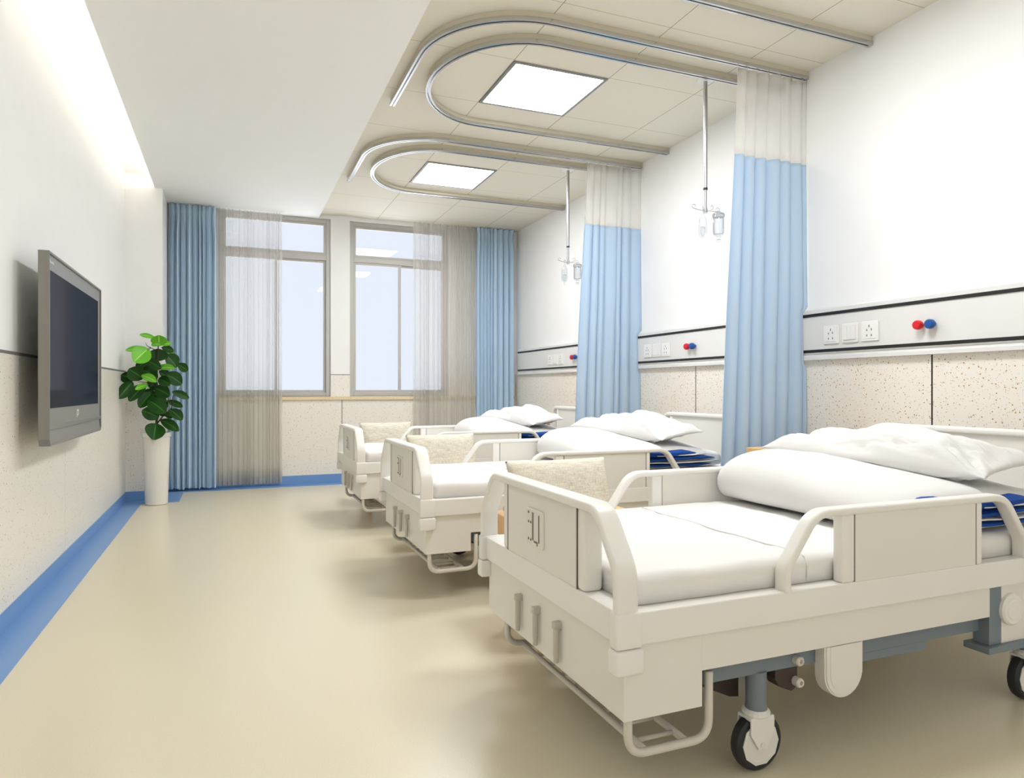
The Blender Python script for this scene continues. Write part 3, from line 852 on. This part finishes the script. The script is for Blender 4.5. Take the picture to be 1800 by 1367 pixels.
# headboard
b = BM(); sweep(b, [(v[0]+1.93, v[1], v[2]) for v in arch(.82, .88, .478, .70, .832, .457, .385)], rrect(.06, .025, .0085, 4), (1, 0, 0)); bp('headboard_frame', b, M['bed'], smooth='auto')
b = BM(); box(b, 2.762, 2.798, 1.535, mir(1.535), .479, .82, .003); bp('headboard_panel', b, M['bedpanel'])
for s in (-1, 1):
    b = BM(); yy = YC[0]+s*.325; box(b, 2.756, 2.806, yy-.0155, yy+.0155, .479, .822, .01, 3); bp('headboard_post', b, M['bed'], smooth='auto')
# under frame
b = BM()
for y in (1.446, mir(1.446)):
    box(b, 1.00, 2.18, y-.02, y+.02, .258, .308, .003)
    box(b, 1.55, 1.90, y-.016, y+.05, .232, .258, .002)
for x in (1.06, 1.60, 2.05): box(b, x-.02, x+.02, 1.446, mir(1.446), .262, .304, .003)
box(b, 1.72, 2.02, 1.54, 1.66, .235, .30, .004); box(b, 1.62, 1.72, 1.50, 1.70, .24, .30, .004)
for x in (1.10, 2.0):
    for y in (1.47, mir(1.47)): box(b, x-.02, x+.02, y-.02, y+.02, .30, .405, .002)
bp('under_frame', b, M['steel'])
b = BM(); prism(b, [(1.05, .262), (1.27, .262), (1.27, .17), (1.24, .175)], 'y', 1.50, 1.53); prism(b, [(1.33, .31), (1.405, .31), (1.405, .205), (1.385, .195), (1.345, .212), (1.33, .235)], 'y', 1.428, 1.47)
bp('mounting_bracket', b, M['dark'])
for z in (.221, .278):
    b = BM(); lathe(b, [(.013, .03), (.013, -.008), (.010, -.012), (.006, -.012), (.005, -.004)], (1.398, 1.418, z), 14, 'y'); bp('bolt', b, M['wire'], smooth='auto')
def tab(cx, hw, zc, zt, y0, y1, bm):
    prism(bm, [(cx-hw, zt)]+[(cx+hw*math.cos(R(180+a)), zc+hw*math.sin(R(180+a))) for a in range(0, 181, 10)]+[(cx+hw, zt)], 'y', y0, y1)
b = BM(); tab(1.536, .069, .236, .31, 1.395, 1.428, b); tab(1.536, .064, .236, .31, 1.391, 1.396, b); ac = bp('actuator_cover', b, M['bedpanel'], smooth='auto')
b = BM(); tab(1.536, .052, .236, .31, 1.3895, 1.392, b); bp('cover_face', b, M['bedpanel'], ac, 'auto')
# head column, base plate, side cover, knob
for s in (0, 1):
    q = (lambda y: y) if s == 0 else mir
    b = BM(); ys = sorted((q(1.394), q(1.445))); box(b, 2.126, 2.181, ys[0], ys[1], .222, .403, .002); bp('head_column', b, M['steel'])
    b = BM(); ys = sorted((q(1.395), q(1.41))); box(b, 2.183, 2.70, ys[0], ys[1], .222, .403, .002); bp('side_cover', b, M['bedpanel'])
    b = BM(); lathe(b, [(.048, 0), (.048, -.010), (.042, -.016), (.030, -.014), (.028, -.017), (.012, -.018)], (2.218, 1.395, .325), 28, 'y')
    if s:
        for v in b.verts: v.co.y = mir(v.co.y)
    bp('round_knob', b, M['bed'], smooth='auto')
for y in (1.42, mir(1.42)):
    b = BM(); box(b, 2.105, 2.74, y-.04, y+.04, .202, .222, .002); bp('base_plate', b, M['steel'])
# castors
def castor(x, y, ztop):
    b = BM(); lathe(b, [(.027, .158), (.027, ztop)], (x, y, 0), 18); c = bp('castor', b, M['steel'], smooth='auto')
    b = BM(); lathe(b, [(.034, .146), (.036, .15), (.036, .156), (.030, .162), (.028, .162)], (x, y, 0), 18)
    box(b, x-.038, x+.038, y-.026, y+.026, .138, .147, .002)
    for s in (-1, 1):
        y0, y1 = (y+s*.022, y+s*.026) if s > 0 else (y-.026, y-.022)
        prism(b, [(x-.038, .14), (x+.038, .14), (x+.038, .105), (x+.012, .064), (x-.012, .064), (x-.038, .105)], 'y', y0, y1)
    bp('fork', b, M['bed'], c)
    b = BM(); n = 28
    lathe(b, [(.052, -.017), (.066, -.017), (.073, -.012), (.0755, -.004), (.0755, .004), (.073, .012), (.066, .017), (.052, .017)], (x, y, .0755), n, 'y'); bp('tyre', b, M['rubber'], c, 'auto')
    b = BM(); lathe(b, [(.0, -.0185), (.046, -.0185), (.048, -.0195), (.058, -.0195), (.058, .0195), (.048, .0195), (.046, .0185), (.0, .0185)], (x, y, .0755), 10, 'y')
    lathe(b, [(.007, -.030), (.007, .030)], (x, y, .0755), 10, 'y'); bp('hub', b, M['bedpanel'], c)
for x, zt in ((1.282, .262), (2.381, .205)):
    for y in (1.446, mir(1.446)): castor(x, y, zt)

# mattress, quilt, pillow, chair, cushion for the near bed
mat = thing('mattress', (CX, YC[0], .481), 'white sheeted mattress on the bed nearest the camera', 'mattress', 'white mattresses')
b = BM(); MO = Vector((-CX, -YC[0], -.481))
box(b, .893, 2.745, 1.420, mir(1.420), .44, .553, .026, 5)
bmesh.ops.subdivide_edges(b, edges=[e for e in b.edges if e.calc_length() > .3], cuts=40, use_grid_fill=True)
for v in b.verts:
    v.co.z = max(v.co.z, .4815)
    if v.co.z > .52:
        v.co.z += .006*noise.noise(Vector((v.co.x*5, v.co.y*7, 1)))+.003*noise.noise(Vector((v.co.x*16, v.co.y*22, 5)))
    v.co.y += (.004*noise.noise(Vector((v.co.x*9, v.co.z*20, 3))))
link('sheeted_body', b, M['sheet'], mat, smooth=True, off=MO)
b = BM()
for ysd, sg in ((1.4245, -1), (mir(1.4245), 1)): pass
xs = 1.43
tube(b, [(xs, 1.4175, .49), (xs, 1.4165, .525), (xs, 1.428, .549), (xs, 1.46, .5545)]+[(xs, 1.46+k*.04, .5545+.004*noise.noise(Vector((xs*5, (1.46+k*.04)*7, 1)))) for k in range(1, 20)], .0028, 6)
link('sheet_seam', b, M['sheet'], mat, smooth=True, off=MO)

quilt = thing('folded_quilt', (2.2, YC[0], .562), 'thick white folded quilt with blue lining on the near bed', 'quilt', 'folded quilts with blue lining')
QO = Vector((-2.2, -YC[0], -.551))
def qprof(u):   # closed loop cross section in x,z with a rounded fold at the foot side
    pts = [(1.865, .552), (1.825, .560), (1.80, .585), (1.792, .622), (1.802, .662), (1.83, .694), (1.88, .716), (1.96, .730), (2.06, .736), (2.25, .730), (2.45, .708), (2.58, .672), (2.605, .65), (2.605, .575), (2.58, .552)]
    return pts
b = BM(); P0 = qprof(0); n = len(P0); rings = []
ysteps = [1.452, 1.456, 1.468, 1.49, 1.53]+[1.53+k*.045 for k in range(1, 15)]+[2.19, 2.22, 2.245, 2.258]
for k, y in enumerate(ysteps):
    e = min((y-1.452)/.05, (2.262-y)/.06, 1); e = max(e, 0); sc = .72+.28*math.sqrt(1-(1-e)**2)
    ring = []
    for (x, z) in P0:
        zz = .552+(z-.552)*sc*min(1.09, .66+.40*(y-1.45)/.55); xx = 2.2+(x-2.2)*(.95+.05*sc)
        d = .010*noise.noise(Vector((x*5, y*6, z*6)))+.004*noise.noise(Vector((x*14, y*16, z*12)))-.012*max(0, .3-2.2*abs(noise.noise(Vector((x*3.0, y*6.5, 4)))))
        if z > .56: zz += d
        xx += .012*noise.noise(Vector((y*4, z*5, 7))) if x < 1.95 else 0
        ring.append(b.verts.new((xx, y, zz)))
    rings.append(ring)
for i in range(len(rings)-1):
    for j in range(n): b.faces.new((rings[i][j], rings[i][(j+1) % n], rings[i+1][(j+1) % n], rings[i+1][j]))
b.faces.new(rings[0]); b.faces.new(list(reversed(rings[-1])))
q1 = link('quilt_cover', b, M['pillow'], quilt, smooth='auto', off=QO)
md = q1.modifiers.new('sub', 'SUBSURF'); md.levels = 1; md.render_levels = 2
# layered near edge: white cover and blue lining alternate
def leaf_layer(name, x0, x1, y0, zc, th, mat, seed, drop=0):
    b = BM(); nx, ny = 40, 8
    def f(side):
        def g(u, v):
            x = x0+(x1-x0)*u; yy = y0+.012*noise.noise(Vector((x*7, seed, 0)))
            taper = min(1, u/.12, (1-u)/.18); taper = max(0, taper)**.6
            yy += (1-taper)*.05
            y = yy+(1.60-yy)*v
            z = zc+drop*u+(.034*math.exp(-((x-1.94)/.05)**2)*(1-v)**3 if seed == 5 else 0)+.007*noise.noise(Vector((x*6, seed*3.1, v)))
            h = th/2*taper*min(1, .35+v*4)
            return Vector((x, y, z+side*h))
        return g
    g1 = grid(b, f(1), nx, ny); g2 = grid(b, f(-1), nx, ny)
    for i in range(nx): b.faces.new((g1[i][0], g1[i+1][0], g2[i+1][0], g2[i][0])); b.faces.new((g1[i][ny], g1[i+1][ny], g2[i+1][ny], g2[i][ny]))
    for j in range(ny): b.faces.new((g1[0][j], g1[0][j+1], g2[0][j+1], g2[0][j])); b.faces.new((g1[nx][j], g1[nx][j+1], g2[nx][j+1], g2[nx][j]))
    o = link(name, b, mat, quilt, smooth='auto', off=QO); return o
for x0, x1, y0, zc, th, c, sd in ((1.88, 2.55, 1.425, .568, .024, 'quiltblue', 1), (1.86, 2.60, 1.418, .585, .012, 'pillow', 2), (1.85, 2.57, 1.418, .603, .026, 'quiltblue', 3),
                                  (1.84, 2.50, 1.420, .622, .010, 'pillow', 4), (1.845, 2.44, 1.420, .630, .044, 'quiltblue', 5)):
    l = leaf_layer('lining_fold' if c == 'quiltblue' else 'cover_fold', x0, x1, y0, zc, th, M[c], sd)
    if c == 'quiltblue': l['label'] = 'dark blue lining edge'

def pillow_mesh(c, th, seed, nu=56, nv=40, ear=.06, wr=1.0, pw=2.6, low=.62):
    """c: four corners A(u0v0) B(u1v0) C(u1v1) D(u0v1); returns bmesh"""
    A, B_, C_, D_ = [Vector(p) for p in c]
    up = (B_-A).cross(D_-A).normalized()
    b = BM()
    def mk(side):
        def f(u, v):
            a, w = 2*u-1, 2*v-1
            pin = ear
            uu = .5+a*.5*(1-pin*(1-w*w)*abs(a)**3*0-pin*(1-w**2)*abs(a))
            vv = .5+w*.5*(1-pin*1.3*(1-a**2)*abs(w))
            p = (A*(1-uu)+B_*uu)*(1-vv)+(D_*(1-uu)+C_*uu)*vv
            e = max(0, (1-abs(a)**pw)*(1-abs(w)**pw))
            h = th*e**.62
            e2 = max(0, min(1, (1-max(abs(a), abs(w)))*5))
            wv = .016*noise.noise(Vector((a*2.2+seed, w*1.4, side*3)))-.016*max(0, .35-2.2*abs(noise.noise(Vector((w*3.4+seed*2+.6*a, a*.9, side*2)))))-.012*max(0, .3-2*abs(noise.noise(Vector((w*6+seed+1.2*a, a*1.6, side*2+9)))))
            d1 = noise.noise(Vector((math.atan2(w+1.1, a-1.1)*7+seed, seed, side)))
            d2 = noise.noise(Vector((math.atan2(w-1.1, a+1.1)*7+seed, seed+4, side)))
            wv += .010*d1*max(0, 1-((a-1)**2+(w+1)**2)/2.2)+.010*d2*max(0, 1-((a+1)**2+(w-1)**2)/2.2)
            return p+up*side*(h*(low if side < 0 else 1)+wv*wr*e2)
        return f
    g1 = grid(b, mk(1), nu, nv); g2 = grid(b, mk(-1), nu, nv)
    bmesh.ops.remove_doubles(b, verts=b.verts, dist=.0004)
    return b
pil = thing('pillow', (2.25, YC[0], .70), 'plump white pillow on the near bed', 'pillow', 'white pillows')
b = pillow_mesh([(2.04, 2.285, .754), (2.20, 1.452, .718), (2.47, 1.440, .758), (2.52, 2.26, .768)], .102, 2.3, 96, 70, ear=.075, wr=3.2, low=.34)
link('pillowcase', b, M['pillow'], pil, smooth=True, off=Vector((-2.25, -YC[0], -.70)))

# armchair with a linen back cushion between the beds
chair = thing('armchair', (1.31, 2.55, 0), 'low wooden armchair between the near and middle beds', 'armchair', 'wooden armchairs beside the beds')
AO = Vector((-1.31, -2.55, 0))
def cp(name, bm, mat, parent=None, **k): return link(name, bm, mat, parent or chair, off=AO, **k)
for x0, x1 in ((1.03, 1.085), (1.535, 1.59)):
    b = BM(); box(b, x0, x1, 2.36, 2.755, .448, .482, .004); cp('armrest', b, M['wood'])
    b = BM(); box(b, x0+.012, x1-.012, 2.38, 2.735, .22, .448, .002); cp('side_panel', b, M['wood'])
    for y in (2.37, 2.70):
        b = BM(); xx = 1.10 if x0 < 1.2 else 1.50; box(b, xx-.018, xx+.018, y, y+.036, 0, .24, .003); cp('leg', b, M['wood'])
b = BM(); box(b, 1.073, 1.547, 2.38, 2.72, .24, .275, .003); cp('seat', b, M['wood'])
b = BM(); box(b, 1.078, 1.542, 2.382, 2.70, .276, .40, .02, 3); cp('seat_cushion', b, M['linen'], smooth='auto')
b = BM(); box(b, 1.075, 1.545, 2.722, 2.75, .275, .50, .004); cp('backrest', b, M['wood'])
cush = thing('cushion', (1.30, 2.64, .402), 'beige linen cushion propped up behind the near bed footboard', 'cushion', 'beige linen cushions')
b = pillow_mesh([(1.092, 2.590, .412), (1.530, 2.590, .412), (1.515, 2.658, .702), (1.050, 2.658, .700)], .050, 5.1, 40, 30, ear=.015, wr=.4, pw=5)
link('cushion_cover', b, M['linen'], cush, smooth=True, off=Vector((-1.30, -2.64, -.402)))

# bedside cabinet
cab = thing('bedside_cabinet', (2.74, 2.67, 0), 'light wooden bedside cabinet behind the pillow of the near bed', 'cabinet', 'wooden bedside cabinets')
KO = Vector((-2.74, -2.67, 0))
def kp(name, bm, mat, parent=None, **k): return link(name, bm, mat, parent or cab, off=KO, **k)
b = BM(); box(b, 2.50, 2.98, 2.44, 2.89, .665, .695, .003); kp('cabinet_top', b, M['wood'])
b = BM(); box(b, 2.535, 2.975, 2.46, 2.87, .06, .665, .002); kp('cabinet_body', b, M['wood'])
b = BM(); box(b, 2.518, 2.535, 2.47, 2.86, .50, .655, .002); d = kp('drawer', b, M['wood'])
b = BM(); tube(b, [(2.518, 2.61, .58), (2.50, 2.61, .58), (2.50, 2.72, .58), (2.518, 2.72, .58)], .005, 8); kp('handle', b, M['chromeb'], d)
b = BM(); box(b, 2.518, 2.535, 2.47, 2.86, .08, .49, .002); d = kp('door', b, M['wood'])
b = BM(); tube(b, [(2.518, 2.50, .34), (2.50, 2.50, .34), (2.50, 2.50, .42), (2.518, 2.50, .42)], .005, 8); kp('handle', b, M['chromeb'], d)
for x in (2.55, 2.93):
    for y in (2.47, 2.83):
        b = BM(); box(b, x, x+.03, y, y+.03, 0, .06); kp('foot', b, M['black'])

LBL = {
 'hospital_bed': ('white adjustable hospital bed in the middle of the row', 'white adjustable hospital bed farthest off, nearest the windows'),
 'mattress': ('white sheeted mattress on the middle bed', 'white sheeted mattress on the far bed by the windows'),
 'folded_quilt': ('thick white folded quilt with blue lining on the middle bed', 'thick white folded quilt with blue lining on the far bed'),
 'pillow': ('plump white pillow on the middle bed', 'plump white pillow on the far bed, before the window curtains'),
 'armchair': ('low wooden armchair between the middle and far beds', 'low wooden armchair between the far bed and the windows'),
 'cushion': ('beige linen cushion propped up behind the middle bed footboard', 'beige linen cushion propped up behind the far bed footboard'),
 'bedside_cabinet': ('light wooden bedside cabinet between the middle and far beds', 'light wooden bedside cabinet beyond the far bed'),
}
for root in (bed, mat, quilt, pil, chair, cush, cab):
    for k in (1, 2):
        c = copy_tree(root); c.location = root.location+Vector((0, YC[k]-YC[0], 0)); c['label'] = LBL[root.name.split('.')[0]][k-1]

# ------------------------------------------------------------------ light
def area(name, loc, rot, sx, sy, power, col):
    l = bpy.data.lights.new(name, 'AREA'); l.shape = 'RECTANGLE'; l.size = sx; l.size_y = sy; l.energy = power; l.color = col
    o = bpy.data.objects.new(name, l); COL.objects.link(o); o.location = loc; o.rotation_euler = rot
    return o
# LED line hidden in the cove beside the left wall
area('cove_led', (-.53, 2.7, 2.86), (0, R(118), 0), .03, 8.4, 15, (1, .93, .82))
w = bpy.data.worlds.new('World'); scene.world = w; w.use_nodes = True
nt = w.node_tree; bg = nt.nodes['Background']
# bluish sky beyond the windows (+y); added fill light through the open rear (-y)
tc = N(nt, 'ShaderNodeTexCoord'); sx = N(nt, 'ShaderNodeSeparateXYZ'); nt.links.new(tc.outputs['Generated'], sx.inputs[0])
mr = N(nt, 'ShaderNodeMapRange'); mr.inputs[1].default_value = -.25; mr.inputs[2].default_value = .25
nt.links.new(sx.outputs[1], mr.inputs[0])
mx = N(nt, 'ShaderNodeMix', data_type='RGBA')
mx.inputs['A'].default_value = (REAR*1.0, REAR*.98, REAR*.94, 1); mx.inputs['B'].default_value = (.76*WIN, .80*WIN, .875*WIN, 1)
# added unseen glow below the horizon, lights the far ceiling through the windows
mg = N(nt, 'ShaderNodeMapRange'); mg.inputs[1].default_value = -.10; mg.inputs[2].default_value = -.22
nt.links.new(sx.outputs[2], mg.inputs[0])
m2 = N(nt, 'ShaderNodeMix', data_type='RGBA'); m2.inputs['A'].default_value = mx.inputs['B'].default_value; m2.inputs['B'].default_value = (LOW_GLOW*.97, LOW_GLOW*.98, LOW_GLOW, 1)
nt.links.new(mg.outputs[0], m2.inputs['Factor']); nt.links.new(m2.outputs['Result'], mx.inputs['B'])
nt.links.new(mr.outputs[0], mx.inputs['Factor']); nt.links.new(mx.outputs['Result'], bg.inputs[0])
bg.inputs[1].default_value = 1.0

cam = bpy.data.cameras.new('Camera'); co = bpy.data.objects.new('Camera', cam); COL.objects.link(co)
co.location = (0, 0, 1.0); co.rotation_euler = (R(90), 0, -math.atan(494.35/1215.6))
cam.sensor_width = 36; cam.lens = 1215.6/1800*36; cam.clip_start = .05
scene.camera = co
vs = scene.view_settings
vs.view_transform = 'Standard'; vs.look = 'None'; vs.gamma = 1; vs.exposure = EXPO; vs.use_curve_mapping = False
